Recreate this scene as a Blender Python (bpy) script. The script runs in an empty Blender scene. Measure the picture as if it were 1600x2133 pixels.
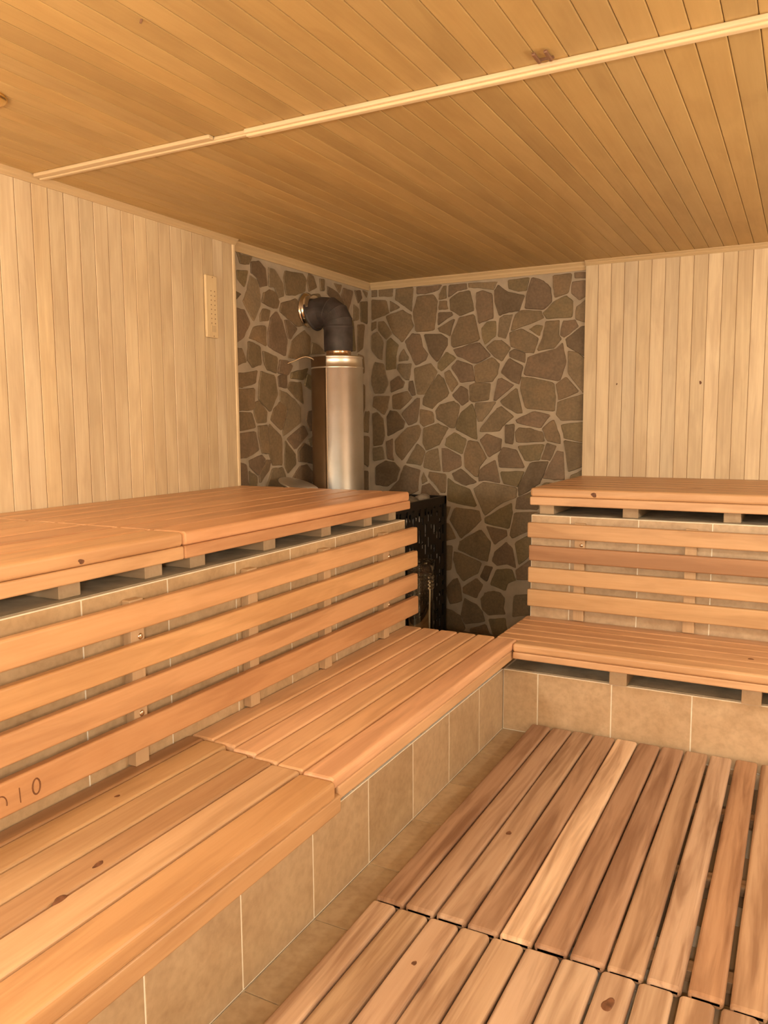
import bpy, math, random
from mathutils import Vector, Matrix
R = random.Random(7)
C = bpy.context.scene.collection
S = bpy.context.scene

# ------------------------------------------------------------------ camera
CAM = Vector((2.7477, -4.9857, 1.4243)); YAW, PITCH, ROLL, FPX = 0.486, -0.1105, -0.0068, 1658.3
fw = Vector((-math.sin(YAW)*math.cos(PITCH), math.cos(YAW)*math.cos(PITCH), math.sin(PITCH)))
rt = fw.cross(Vector((0, 0, 1))).normalized(); up = rt.cross(fw)
rt, up = math.cos(ROLL)*rt + math.sin(ROLL)*up, -math.sin(ROLL)*rt + math.cos(ROLL)*up
cd = bpy.data.cameras.new('camera'); cam = bpy.data.objects.new('camera', cd); C.objects.link(cam)
cd.sensor_fit = 'HORIZONTAL'; cd.sensor_width = 36; cd.lens = 36*FPX/1600; cd.clip_start = 0.02
cam.matrix_world = Matrix(((rt.x, up.x, -fw.x, CAM.x), (rt.y, up.y, -fw.y, CAM.y), (rt.z, up.z, -fw.z, CAM.z), (0, 0, 0, 1)))
S.camera = cam

# ------------------------------------------------------------------ light and exposure
w = bpy.data.worlds.new('world'); S.world = w; w.use_nodes = True
w.node_tree.nodes['Background'].inputs[0].default_value = (0.02, 0.015, 0.01, 1)
S.view_settings.view_transform = 'Standard'; S.view_settings.look = 'None'
S.view_settings.exposure = 0.87; S.view_settings.gamma = 1.0; S.view_settings.use_curve_mapping = False

def lamp(name, loc, power, rad=.10, col=(1.0, 0.91, 0.74)):
    l = bpy.data.lights.new(name, 'POINT'); l.shadow_soft_size = rad; l.energy = power; l.color = col
    o = bpy.data.objects.new(name, l); C.objects.link(o); o.location = loc
    return o
# unseen warm point lights: one beyond the right edge of the picture, two behind the camera
lamp('lamp_light_right', (3.95, -2.3, 1.45), 31)
lamp('lamp_light_rear', (2.9, -5.55, 1.50), 50)
lamp('lamp_light_rear_left', (1.0, -5.5, 1.50), 52)

BACK_STONES = '31,2350;71,2346;71,2303;31,2303\n88,2347;197,2343;191,2293;88,2301\n222,2341;351,2340;342,2238;337,2181;282,2224;214,2267\n31,2281;144,2268;166,2184;121,2167;29,2144\n175,2265;249,2216;177,2188\n143,2161;266,2196;336,2157;336,2129;353,2084;265,1978;193,2051\n380,2340;560,2339;534,2308;444,2288;380,2295\n380,2274;497,2283;529,2239;521,2154;505,2047;369,2045;350,2176;369,2236\n545,2280;576,2328;594,2327;594,2248;542,2247\n545,2233;597,2231;605,2177;539,2179\n617,2332;735,2333;740,2298;669,2288;612,2255\n618,2241;684,2278;760,2285;791,2159;695,2128;623,2175\n540,2158;633,2156;641,2137;534,2078\n534,2059;654,2113;623,2002;550,2034\n690,2115;791,2131;832,1962;649,1925;634,1940;634,2006\n29,2124;64,2132;63,2088;29,2070\n81,2126;126,2128;187,2041;142,2005;108,2036;80,2072\n28,2040;74,2062;122,1991;113,1868;78,1879;27,1941\n147,1990;176,2012;237,1960;220,1893;219,1805;140,1798\n287,1982;342,2032;401,2024;422,1937;460,1892;444,1854;368,1818;314,1923\n431,2025;561,2015;603,1984;603,1937;529,1836;476,1891\n247,1892;275,1934;314,1874;308,1855;242,1853\n649,1911;824,1952;911,1859;815,1816;788,1816;675,1869\n534,1831;597,1899;665,1854;561,1773;535,1793\n634,1794;676,1839;778,1807;799,1703;702,1692\n236,1829;335,1834;319,1723;291,1724;230,1794\n357,1799;476,1829;529,1764;438,1622;379,1624;362,1717\n50,1851;118,1838;146,1748;157,1698;122,1639;48,1636;25,1702;26,1762\n174,1714;236,1752;283,1706;269,1672;179,1642\n319,1710;346,1714;368,1621;340,1616;313,1656\n535,1751;577,1721;614,1625;598,1601;529,1559;492,1521;422,1551;427,1600;487,1685\n582,1759;619,1777;681,1689;635,1631;593,1706\n702,1670;748,1645;754,1569;713,1541;640,1610\n762,1671;806,1689;909,1680;897,1574;786,1564;766,1577\n42,1613;167,1615;150,1531;121,1486;64,1527;35,1543\n190,1620;302,1647;340,1602;307,1568;251,1524;195,1525\n378,1596;400,1595;395,1542;378,1434;312,1415;257,1495;357,1582\n400,1522;497,1501;508,1433;427,1404;400,1429\n519,1511;551,1549;645,1571;692,1542;687,1499;656,1394;625,1394;529,1452\n779,1550;810,1478;817,1317;770,1331;667,1384;672,1432;703,1494\n29,1492;64,1502;115,1456;126,1335;108,1280;33,1269\n144,1471;167,1516;223,1505;284,1435;273,1395;148,1335\n301,1395;389,1414;405,1380;389,1321;266,1170;216,1215;205,1305;284,1380\n427,1390;503,1414;529,1423;609,1394;572,1326;540,1277;449,1242;421,1286\n599,1326;656,1365;740,1317;714,1216;588,1273\n32,1254;108,1264;124,1178;32,1162\n137,1295;188,1320;187,1215;199,1169;147,1179\n311,1176;378,1286;416,1257;438,1232;410,1138;294,1151\n438,1213;465,1237;535,1253;556,1101;476,1109;427,1123\n562,1253;599,1253;704,1201;704,1138;620,1098;572,1097\n755,1303;774,1307;824,1297;885,1194;836,1133;825,1069;803,1073;735,1129;725,1211\n55,1121;130,1163;198,1154;243,1110;215,1023;146,985;53,993\n277,1135;399,1103;388,1028;382,958;288,914;140,934;237,1029\n427,1089;454,1030;416,1009;410,1048\n470,1094;594,1078;589,955;557,954;503,1021;465,1055\n641,1084;704,1119;818,1030;736,1008;663,1040\n416,994;470,1015;546,938;508,892;399,888\n610,1053;663,1016;772,980;816,879;801,865;685,883;608,899\n795,984;870,1035;1097,1000;1091,940;996,900;879,810;851,861\n961,1707;988,1711;1068,1664;952,1571;931,1572\n979,1566;1089,1648;1127,1488;1091,1484;995,1540\n1119,1716;1176,1710;1328,1671;1345,1578;1336,1496;1147,1518;1115,1637\n1343,1661;1407,1707;1491,1613;1365,1563\n953,1516;984,1530;1070,1464;1007,1414;970,1369;840,1369;845,1390\n806,1559;947,1561;920,1516;856,1436;823,1436;800,1523\n1086,1444;1199,1497;1311,1471;1247,1388;1097,1424\n1012,1409;1076,1414;1067,1288;1014,1293\n1082,1364;1107,1394;1180,1388;1262,1363;1274,1304;1093,1298\n1262,1388;1332,1442;1374,1344;1380,1290;1294,1309\n1360,1554;1544,1607;1548,1440;1382,1437;1351,1471\n1382,1412;1548,1426;1551,1296;1404,1324\n840,1312;884,1354;992,1318;982,1247;901,1200\n966,1206;998,1267;1093,1248;1147,1133;978,1134\n1098,1273;1274,1289;1245,1185;1152,1178\n1294,1294;1355,1275;1316,1186;1255,1190\n1399,1310;1551,1286;1554,1165;1432,1114;1421,1212\n1355,1245;1400,1236;1409,1064;1348,1062;1267,1070;1316,1166\n836,1116;945,1185;984,1032;870,1044;831,1038\n983,1104;1148,1112;1102,1010;1006,1027\n1188,1169;1306,1176;1252,1040;1175,982;1108,949;1107,1015\n1283,1040;1399,1044;1401,940;1249,909;1114,878;1124,929;1207,983\n1448,1089;1554,1146;1557,1019;1435,990\n755,2333;945,2326;924,2277;850,2293;758,2303\n807,2267;850,2278;914,2253;926,2100;883,2088;824,2071;807,2182\n930,2267;956,2304;1024,2254;1133,2226;1098,2132;1021,2128;968,2112;936,2192\n1024,2327;1162,2334;1143,2254;1086,2254;1029,2278\n1182,2332;1248,2307;1298,2265;1310,2174;1256,2130;1134,2144;1153,2253\n1317,2330;1434,2333;1412,2218;1329,2196;1318,2263\n1448,2336;1538,2333;1539,2300;1453,2303\n1435,2282;1540,2282;1541,2203;1480,2171;1431,2216\n1397,2205;1442,2164;1439,2070;1281,2071;1256,2106;1320,2169\n1462,2125;1542,2184;1545,2026;1463,2055\n968,2092;995,2110;1057,2110;1012,1966;959,1979\n1073,2109;1114,2136;1241,2122;1256,2073;1043,2009\n883,2078;942,2079;943,1985;868,1934;852,1980;846,2035\n1038,1999;1120,2019;1228,1954;1199,1864;1138,1871;1044,1915\n1166,2011;1212,2037;1252,2030;1233,1968\n1272,2053;1361,2056;1358,1966;1373,1942;1334,1891;1219,1877;1258,1967\n1381,2050;1458,2050;1478,2011;1392,1950;1367,1966\n1402,1940;1502,2010;1545,2012;1550,1814;1413,1892\n879,1918;938,1955;986,1953;1044,1905;987,1819;933,1856\n1039,1876;1070,1894;1143,1861;1139,1803;1039,1846\n1164,1841;1334,1881;1383,1917;1405,1792;1368,1683;1134,1729\n1418,1863;1482,1850;1550,1786;1544,1620;1511,1611;1421,1729\n799,1801;923,1847;971,1800;956,1740;924,1691;805,1690\n982,1749;1034,1837;1128,1783;1104,1671;1052,1692\n659,853;836,842;851,777;787,712;706,645;623,765\n876,792;992,867;1059,898;1069,834;1047,731;881,760\n886,741;1027,721;1033,680;946,618\n701,626;846,715;921,631;898,501;838,511;686,567\n1083,839;1243,847;1221,746;1071,668;1052,690\n561,748;618,741;670,643;561,617\n561,863;628,857;598,769;561,762\n946,566;1028,642;1072,598;1097,470;1035,493;967,478;932,504\n1086,641;1221,718;1177,546;1116,495\n655,551;696,544;853,489;829,415;722,353;676,412;650,497\n883,472;933,462;894,363;849,393\n962,450;1064,463;1098,391;1041,362;1027,314;919,347\n556,588;645,589;635,423;556,412\n650,357;681,369;707,308;713,212;625,183;593,288\n723,310;819,381;864,337;820,242;723,271\n939,303;988,296;1020,261;1013,194;1026,153;906,135;865,169;852,235;884,286\n733,233;820,198;865,155;881,89;739,54;708,114\n557,152;635,140;703,108;739,19;688,-61;557,-77\n1085,286;1227,309;1229,179;1077,139\n1097,461;1224,558;1226,402;1103,396\n911,107;1024,124;1039,54;1031,-42;952,-52;936,18\n775,23;891,71;932,-55;781,-74\n1101,941;1240,996;1242,865;1088,862'
LEFT_STONES = '-1462,2350;-1439,2340;-1328,2341;-1362,2296;-1434,2289\n-1466,2251;-1364,2262;-1399,2171;-1461,2204\n-1337,2315;-1263,2332;-1205,2298;-1191,2211;-1260,2191;-1283,2236;-1340,2257\n-1348,2241;-1284,2222;-1262,2151;-1260,2092;-1326,1996;-1418,2091;-1376,2164\n-1179,2307;-1118,2307;-1040,2243;-1033,2172;-1088,2154;-1122,2206;-1174,2203\n-1010,2320;-829,2333;-790,2307;-802,2230;-901,2195;-1005,2181;-1029,2275\n-1227,2161;-1175,2188;-1123,2185;-1080,2135;-1099,2092;-1153,2090;-1246,2109\n-1239,2075;-1171,2073;-1190,2015;-1267,2002;-1266,2037\n-1053,2128;-902,2174;-845,2133;-818,2051;-829,2023;-898,2010;-982,2043;-1073,2080\n-1371,1898;-1327,1966;-1217,1982;-1213,1867;-1322,1893\n-1163,2034;-1109,2075;-1057,2025;-1005,1910;-1027,1825;-1196,1869;-1193,1955\n-1029,2033;-992,2037;-898,1999;-967,1929;-995,1937\n-948,1926;-820,1996;-750,1959;-764,1849;-894,1818;-999,1816\n-1486,2139;-1433,2128;-1481,2093\n-1490,2049;-1405,2045;-1359,1982;-1419,1899;-1491,1859\n-1379,1883;-1273,1862;-1268,1763;-1345,1738;-1392,1780\n-1249,1839;-1110,1814;-1122,1720;-1210,1736;-1242,1779\n-759,2344;-708,2336;-669,2271;-762,2236;-780,2298\n-636,2330;-582,2333;-584,2266;-627,2260\n-793,2204;-649,2240;-576,2189;-579,2076;-748,2025;-796,2129\n-540,2300;-418,2278;-339,2219;-340,2172;-476,2224;-542,2249\n-462,2329;-371,2330;-396,2275\n-337,2318;-218,2311;-256,2230;-293,2166;-373,2261\n-193,2321;-119,2331;-95,2286;-146,2244\n-81,2337;-17,2333;-31,2295\n-208,2224;-147,2207;-148,2135;-210,2116\n-306,2153;-222,2115;-190,1920;-311,1911\n-121,2253;-18,2272;-21,2118;-111,2127\n-161,2097;-60,2108;-89,1946;-165,1910\n-731,1928;-669,1922;-574,1874;-754,1855\n-1500,1834;-1437,1839;-1400,1769;-1496,1739\n-1083,1800;-1009,1800;-954,1771;-1003,1716;-1104,1721\n-153,1898;-77,1891;-66,1775;-156,1770\n-1505,1702;-1435,1705;-1304,1727;-1323,1656;-1438,1627;-1509,1625\n-1270,1724;-1140,1705;-1118,1597;-1192,1497;-1302,1567;-1290,1658\n-1104,1707;-1012,1722;-1015,1637;-1098,1645\n-965,1735;-787,1767;-839,1693;-975,1697\n-986,1676;-860,1676;-844,1550;-922,1581;-1006,1638\n-1494,1616;-1333,1626;-1346,1506;-1499,1499\n-1327,1551;-1294,1557;-1219,1497;-1230,1436;-1315,1431;-1346,1496\n-1089,1624;-1025,1611;-941,1575;-875,1528;-878,1435;-1062,1356;-1071,1377;-1010,1510;-1092,1561\n-1157,1508;-1092,1556;-1028,1526;-1030,1488;-1080,1388;-1185,1451\n-1499,1490;-1363,1491;-1333,1406;-1503,1387\n-1504,1373;-1334,1385;-1305,1278;-1414,1242;-1510,1236\n-1308,1415;-1222,1420;-1211,1254;-1280,1262;-1310,1360\n-1204,1430;-1081,1351;-1078,1185;-1178,1185;-1211,1254\n-1045,1329;-943,1245;-935,1184;-1023,1129;-1059,1190\n-1026,1339;-848,1418;-799,1362;-942,1272\n-795,1501;-659,1525;-663,1377;-778,1384;-817,1446\n-801,1329;-717,1355;-666,1297;-781,1289\n-913,1265;-842,1308;-740,1271;-743,1175;-815,1189;-905,1194\n-1398,1226;-1280,1252;-1247,1225;-1275,1174;-1319,1136;-1392,1186\n-1238,1219;-1194,1217;-1223,1156;-1303,1094;-1310,1145\n-1178,1169;-1078,1169;-1052,1114;-1074,1029;-1254,1043\n-977,1099;-896,1166;-816,1173;-755,1130;-747,1067;-881,1014\n-1495,1220;-1424,1202;-1412,1081;-1501,1087\n-1401,1166;-1327,1131;-1339,1050;-1405,1055\n-798,1733;-727,1720;-730,1631;-830,1666\n-694,1761;-488,1772;-493,1574;-679,1559\n-637,1537;-379,1541;-384,1338;-643,1343\n-643,1320;-385,1302;-391,1037;-715,1070\n-157,1097;-27,1090;-30,948;-147,957\n-75,1339;-9,1332;-26,1122;-117,1158;-128,1271\n-59,1509;-6,1509;-22,1364;-100,1371\n-144,1705;-68,1690;-71,1534;-137,1434'

# ------------------------------------------------------------------ object helpers
def tag(o, label=None, cat=None, group=None, kind=None):
    if label: o['label'] = label
    if cat: o['category'] = cat
    if group: o['group'] = group
    if kind: o['kind'] = kind
    return o
def empty(name, loc, label, cat, group=None):
    o = bpy.data.objects.new(name, None); C.objects.link(o); o.location = loc; o.empty_display_size = .05
    return tag(o, label, cat, group)

class MB:
    """mesh builder: vertices in world space with a grain coordinate and a tone"""
    def __init__(s): s.v = []; s.f = []; s.g = []; s.t = []; s.mi = []; s.sm = []
    def add(s, vs, fs, gs=None, tone=(1, 1, 1), mi=0, smooth=False):
        n = len(s.v); s.v += [tuple(v) for v in vs]
        s.g += [tuple(g) for g in (gs or vs)]; s.t += [tone]*len(vs)
        for f in fs: s.f.append(tuple(i+n for i in f)); s.mi.append(mi); s.sm.append(smooth)
    def board(s, lo, hi, axis, r=.004, tone=(1, 1, 1), seg=3, mi=0, wob=0.0, endr=None):
        """rounded board running along axis (0,1,2)"""
        a = axis; b, c = [i for i in range(3) if i != a]
        lo = list(lo); hi = list(hi); hb = (hi[b]-lo[b])/2; hc = (hi[c]-lo[c])/2; cb = (hi[b]+lo[b])/2; cc = (hi[c]+lo[c])/2
        r = min(r, hb*.95, hc*.95); e = r*.8 if endr is None else endr
        L = hi[a]-lo[a]; e = min(e, L*.3)
        def ring(ins):
            P = []; rr = max(r-ins*.3, r*.4)
            for (sx, sy, a0) in ((1, 1, 0), (-1, 1, 90), (-1, -1, 180), (1, -1, 270)):
                for k in range(seg+1):
                    an = math.radians(a0+90*k/seg)
                    P.append(((hb-ins-rr)*sx+rr*math.cos(an), (hc-ins-rr)*sy+rr*math.sin(an)))
            return P
        st = [(lo[a], e), (lo[a]+e*.3, e*.3), (lo[a]+e, 0)]
        nm = max(0, int(L/.35)) if wob else 0
        for k in range(nm): st.append((lo[a]+e+(L-2*e)*(k+1)/(nm+1), 0))
        st += [(hi[a]-e, 0), (hi[a]-e*.3, e*.3), (hi[a], e)]
        off = (R.uniform(0, 60), R.uniform(0, 60), R.uniform(0, 60)); vs = []; gs = []; n = 4*(seg+1)
        for (p, ins) in st:
            wb, wc = (R.uniform(-wob, wob), R.uniform(-wob, wob)*.5) if wob else (0, 0)
            for (x, y) in ring(ins):
                q = [0, 0, 0]; q[a] = p; q[b] = cb+x+wb; q[c] = cc+y+wc; vs.append(q)
                gs.append((p+off[0], x+off[1], y+off[2]))
        fs = []
        for i in range(len(st)-1):
            for j in range(n):
                k = (j+1) % n; fs.append((i*n+j, i*n+k, (i+1)*n+k, (i+1)*n+j))
        fs.append(tuple(range(n))[::-1]); fs.append(tuple((len(st)-1)*n+j for j in range(n)))
        # keep outward normals for every axis
        if a == 1: fs = [f[::-1] for f in fs]
        s.add(vs, fs, gs, tone, mi)
    def box(s, lo, hi, tone=(1, 1, 1), mi=0):
        x0, y0, z0 = lo; x1, y1, z1 = hi
        v = [(x0, y0, z0), (x1, y0, z0), (x1, y1, z0), (x0, y1, z0), (x0, y0, z1), (x1, y0, z1), (x1, y1, z1), (x0, y1, z1)]
        s.add(v, [(3, 2, 1, 0), (4, 5, 6, 7), (0, 1, 5, 4), (1, 2, 6, 5), (2, 3, 7, 6), (3, 0, 4, 7)], None, tone, mi)
    def lathe(s, prof, org, axis=(0, 0, 1), n=48, cap0=True, cap1=True, mi=0, smooth=True, tone=(1, 1, 1)):
        """prof: list of (radius, height) along axis"""
        ax = Vector(axis).normalized(); u = ax.orthogonal().normalized(); v = ax.cross(u); o = Vector(org); vs = []
        for (r, h) in prof:
            for k in range(n):
                t = 2*math.pi*k/n; vs.append(o+ax*h+u*(r*math.cos(t))+v*(r*math.sin(t)))
        fs = []
        for i in range(len(prof)-1):
            for j in range(n):
                k = (j+1) % n; fs.append((i*n+j, i*n+k, (i+1)*n+k, (i+1)*n+j))
        s.add(vs, fs, None, tone, mi, smooth)
        if cap0: s.add(vs[:n], [tuple(range(n))[::-1]], None, tone, mi)
        if cap1: s.add(vs[-n:], [tuple(range(n))], None, tone, mi)
    def tube(s, pts, r, n=10, mi=0, tone=(1, 1, 1), rads=None, smooth=True):
        pts = [Vector(p) for p in pts]; vs = []; m = len(pts); pu = None
        for i, p in enumerate(pts):
            d = (pts[min(i+1, m-1)]-pts[max(i-1, 0)]).normalized()
            if pu is None: u = d.orthogonal().normalized()
            else: u = (pu-d*pu.dot(d)).normalized()
            pu = u; v = d.cross(u); rr = rads[i] if rads else r
            for k in range(n):
                t = 2*math.pi*k/n; vs.append(p+u*(rr*math.cos(t))+v*(rr*math.sin(t)))
        fs = [(i*n+j, i*n+(j+1) % n, (i+1)*n+(j+1) % n, (i+1)*n+j) for i in range(m-1) for j in range(n)]
        s.add(vs, fs, None, tone, mi, smooth)
        s.add(vs[:n], [tuple(range(n))[::-1]], None, tone, mi); s.add(vs[-n:], [tuple(range(n))], None, tone, mi)
    def build(s, name, mats, parent=None):
        me = bpy.data.meshes.new(name)
        o = bpy.data.objects.new(name, me); C.objects.link(o)
        pv = Vector((0, 0, 0))
        if parent is not None:
            o.parent = parent; pv = parent['_o'] if False else parent.matrix_basis.translation.copy()
            q = parent.parent
            while q is not None: pv += q.matrix_basis.translation; q = q.parent
        me.from_pydata([(a-pv.x, b-pv.y, c-pv.z) for a, b, c in s.v], [], s.f)
        for m in (mats if isinstance(mats, (list, tuple)) else [mats]): me.materials.append(m)
        me.polygons.foreach_set('material_index', s.mi); me.polygons.foreach_set('use_smooth', s.sm)
        a = me.attributes.new('gc', 'FLOAT_VECTOR', 'POINT'); a.data.foreach_set('vector', [x for g in s.g for x in g])
        a = me.attributes.new('tone', 'FLOAT_COLOR', 'POINT'); a.data.foreach_set('color', [x for t in s.t for x in (t[0], t[1], t[2], 1)])
        me.update(); return o

# ------------------------------------------------------------------ materials
def newmat(name):
    m = bpy.data.materials.new(name); m.use_nodes = True; nt = m.node_tree
    return m, nt, nt.nodes['Principled BSDF']
def N(nt, t, **k):
    n = nt.nodes.new(t)
    for a, b in k.items():
        if a.startswith('i_'): n.inputs[a[2:].replace('_', ' ')].default_value = b
        else: setattr(n, a, b)
    return n
def ramp(nt, fac, stops):
    r = N(nt, 'ShaderNodeValToRGB'); e = r.color_ramp.elements
    while len(e) < len(stops): e.new(.5)
    for i, (p, c) in enumerate(stops): e[i].position = p; e[i].color = (*c, 1) if len(c) == 3 else c
    nt.links.new(fac, r.inputs[0]); return r.outputs[0]
def mix(nt, a, b, f, mode='MIX'):
    m = N(nt, 'ShaderNodeMix', data_type='RGBA', blend_type=mode)
    for s_, v in ((0, f), (6, a), (7, b)):
        if hasattr(v, 'is_linked'): nt.links.new(v, m.inputs[s_])
        elif isinstance(v, (int, float)): m.inputs[s_].default_value = v
        else: m.inputs[s_].default_value = (*v, 1)
    return m.outputs[2]
def wood(name, light, dark, scale=1.0, grain=.6, patch=.5, knots=.5, rough=.5, bump=.15, knotcol=(.12, .05, .025), spec=.5, bigsc=(1.3, 5, 5)):
    m, nt, p = newmat(name); Lk = nt.links.new
    gc = N(nt, 'ShaderNodeAttribute', attribute_name='gc'); tn = N(nt, 'ShaderNodeAttribute', attribute_name='tone')
    def noise(sc, s, det=4, dist=0.0, rgh=.55):
        mp = N(nt, 'ShaderNodeMapping'); mp.inputs['Scale'].default_value = sc; Lk(gc.outputs['Vector'], mp.inputs[0])
        n = N(nt, 'ShaderNodeTexNoise', i_Scale=s, i_Detail=det, i_Distortion=dist, i_Roughness=rgh); Lk(mp.outputs[0], n.inputs['Vector']); return n.outputs[0]
    fine = noise((1.2, 40, 40), 3*scale, 5, .2); rings = noise((.9, 12, 9), 2.2*scale, 3, 1.2)
    big = noise(bigsc, 2.0, 4, .5)
    f1 = ramp(nt, fine, [(.3, (0, 0, 0)), (.72, (1, 1, 1))]); f2 = ramp(nt, rings, [(.35, (0, 0, 0)), (.65, (1, 1, 1))])
    mm = mix(nt, f1, f2, .55)
    base = mix(nt, light, dark, N(nt, 'ShaderNodeMath', operation='MULTIPLY').outputs[0])
    mu = base.node.inputs[0].links[0].from_node; Lk(mm, mu.inputs[0]); mu.inputs[1].default_value = grain
    pf = ramp(nt, big, [(.42, (1, 1, 1)), (.62, (1-.42*patch, 1-.5*patch, 1-.55*patch))])
    col = mix(nt, base, pf, 1.0, 'MULTIPLY')
    if knots > 0:
        mp = N(nt, 'ShaderNodeMapping'); mp.inputs['Scale'].default_value = (2.6, 7.5, 1.0); Lk(gc.outputs['Vector'], mp.inputs[0])
        vo = N(nt, 'ShaderNodeTexVoronoi', i_Scale=1.0, i_Randomness=1.0); Lk(mp.outputs[0], vo.inputs['Vector'])
        kk = ramp(nt, vo.outputs['Distance'], [(.0, (1, 1, 1)), (.05, (.9, .9, .9)), (.085, (.25, .25, .25)), (.2, (0, 0, 0))])
        sx = N(nt, 'ShaderNodeSeparateColor'); Lk(vo.outputs['Color'], sx.inputs[0])
        gt = N(nt, 'ShaderNodeMath', operation='GREATER_THAN'); Lk(sx.outputs[0], gt.inputs[0]); gt.inputs[1].default_value = 1-knots*.35
        km = N(nt, 'ShaderNodeMath', operation='MULTIPLY'); Lk(kk, km.inputs[0]); Lk(gt.outputs[0], km.inputs[1])
        km2 = N(nt, 'ShaderNodeMath', operation='MULTIPLY'); Lk(km.outputs[0], km2.inputs[0]); km2.inputs[1].default_value = .75
        col = mix(nt, col, knotcol, km2.outputs[0])
    col = mix(nt, col, tn.outputs['Color'], 1.0, 'MULTIPLY')
    Lk(col, p.inputs['Base Color']); p.inputs['Roughness'].default_value = rough; p.inputs['Specular IOR Level'].default_value = spec
    b = N(nt, 'ShaderNodeBump', i_Strength=bump, i_Distance=.002); Lk(fine, b.inputs['Height']); Lk(b.outputs[0], p.inputs['Normal'])
    return m
def plain(name, col, rough=.5, metal=0.0, nscale=0, amt=.2, bump=0.0, coat=0, trans=0, usetone=False):
    m, nt, p = newmat(name); p.inputs['Roughness'].default_value = rough; p.inputs['Metallic'].default_value = metal
    c = None
    tc = N(nt, 'ShaderNodeTexCoord')
    if nscale:
        n = N(nt, 'ShaderNodeTexNoise', i_Scale=nscale, i_Detail=6); nt.links.new(tc.outputs['Object'], n.inputs['Vector'])
        c = ramp(nt, n.outputs[0], [(.3, tuple(x*(1-amt) for x in col)), (.7, tuple(min(1, x*(1+amt)) for x in col))])
        if bump:
            b = N(nt, 'ShaderNodeBump', i_Strength=bump, i_Distance=.004); nt.links.new(n.outputs[0], b.inputs['Height']); nt.links.new(b.outputs[0], p.inputs['Normal'])
    if usetone:
        tn = N(nt, 'ShaderNodeAttribute', attribute_name='tone'); c = mix(nt, c if c is not None else col, tn.outputs['Color'], 1.0, 'MULTIPLY')
    if c is not None: nt.links.new(c, p.inputs['Base Color'])
    else: p.inputs['Base Color'].default_value = (*col, 1)
    if trans: p.inputs['Transmission Weight'].default_value = trans; p.inputs['IOR'].default_value = 1.3
    return m

M_PALE = wood('pale_linden_cladding', (.88, .745, .53), (.67, .515, .33), grain=.72, patch=.26, knots=.30, rough=.42, bump=.08, knotcol=(.34, .2, .1))
M_CEIL = wood('ceiling_boards', (.55, .385, .165), (.445, .295, .115), grain=.5, patch=.22, knots=.08, rough=.5, bump=.08, knotcol=(.3, .16, .08))
M_STRIP = wood('pale_ceiling_strip', (.80, .66, .46), (.68, .53, .34), grain=.5, patch=.1, knots=0, rough=.45, bump=.05)
M_MOLD = wood('pale_moulding', (.68, .52, .31), (.57, .42, .235), grain=.5, patch=.1, knots=0, rough=.45, bump=.05)
M_BENCH = wood('orange_bench_wood', (.725, .49, .315), (.60, .36, .205), grain=.62, patch=.42, knots=.30, rough=.42, bump=.12, knotcol=(.16, .06, .03), bigsc=(.9, 9, 7))
M_DECK = wood('worn_duckboard_wood', (.64, .465, .315), (.50, .325, .20), grain=.6, patch=.95, knots=.35, rough=.6, bump=.25, knotcol=(.2, .09, .05), bigsc=(.75, 11, 8))
M_BLOCK = wood('bearer_wood', (.55, .42, .29), (.42, .30, .19), grain=.5, patch=.3, knots=0, rough=.7)
M_GROUT = plain('pale_grout', (.93, .88, .78), .8, nscale=30, amt=.08)
M_DARK = plain('dark_groove', (.26, .15, .08), .9)
M_CONC = plain('grey_mortar_bed', (.44, .41, .33), .9, nscale=12, amt=.3, bump=.5)
M_MORT = plain('stone_mortar', (.47, .40, .315), .85, nscale=9, amt=.16, bump=.3)
M_STEEL = plain('brushed_steel', (.97, .95, .90), .36, 1.0, nscale=6, amt=.12)
M_CHROME = plain('polished_steel', (.85, .78, .7), .12, 1.0)
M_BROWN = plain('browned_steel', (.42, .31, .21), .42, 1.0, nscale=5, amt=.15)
M_COPPER = plain('heated_steel_neck', (.8, .58, .42), .2, 1.0)
M_BLACK = plain('sooty_black_flue', (.055, .045, .045), .55, 0.0, nscale=14, amt=.5, bump=.1)
M_STOVE = plain('black_stove_steel', (.022, .019, .018), .42, .3)
M_ROCK = plain('sauna_rock', (.26, .24, .22), .75, nscale=20, amt=.4, bump=.6, usetone=True)
M_PLAST = plain('clear_plastic', (.97, .96, .94), .04, 0, trans=1.0)
M_ROD = plain('pale_rod', (.62, .56, .42), .5)
M_MARK = plain('burnt_mark', (.20, .085, .04), .8)
M_BRASS = plain('brass_rim', (.85, .6, .25), .25, 1.0)
M_LENS = plain('frosted_lens', (.9, .8, .6), .15)
M_CLIP = plain('brown_clip', (.23, .12, .07), .5)

def tile_mat():
    m, nt, p = newmat('beige_ceramic_tile'); Lk = nt.links.new
    g = N(nt, 'ShaderNodeAttribute', attribute_name='gc'); tn = N(nt, 'ShaderNodeAttribute', attribute_name='tone')
    a = N(nt, 'ShaderNodeTexNoise', i_Scale=7.0, i_Detail=5, i_Roughness=.6, i_Distortion=.6); Lk(g.outputs['Vector'], a.inputs['Vector'])
    b = N(nt, 'ShaderNodeTexNoise', i_Scale=45.0, i_Detail=3); Lk(g.outputs['Vector'], b.inputs['Vector'])
    c = ramp(nt, a.outputs[0], [(.3, (.58, .445, .295)), (.5, (.52, .385, .25)), (.72, (.445, .32, .20))])
    c = mix(nt, c, ramp(nt, b.outputs[0], [(.4, (1, 1, 1)), (.7, (.86, .84, .82))]), 1.0, 'MULTIPLY')
    c = mix(nt, c, tn.outputs['Color'], 1.0, 'MULTIPLY'); Lk(c, p.inputs['Base Color']); p.inputs['Roughness'].default_value = .34
    return m
M_TILE = tile_mat()
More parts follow.
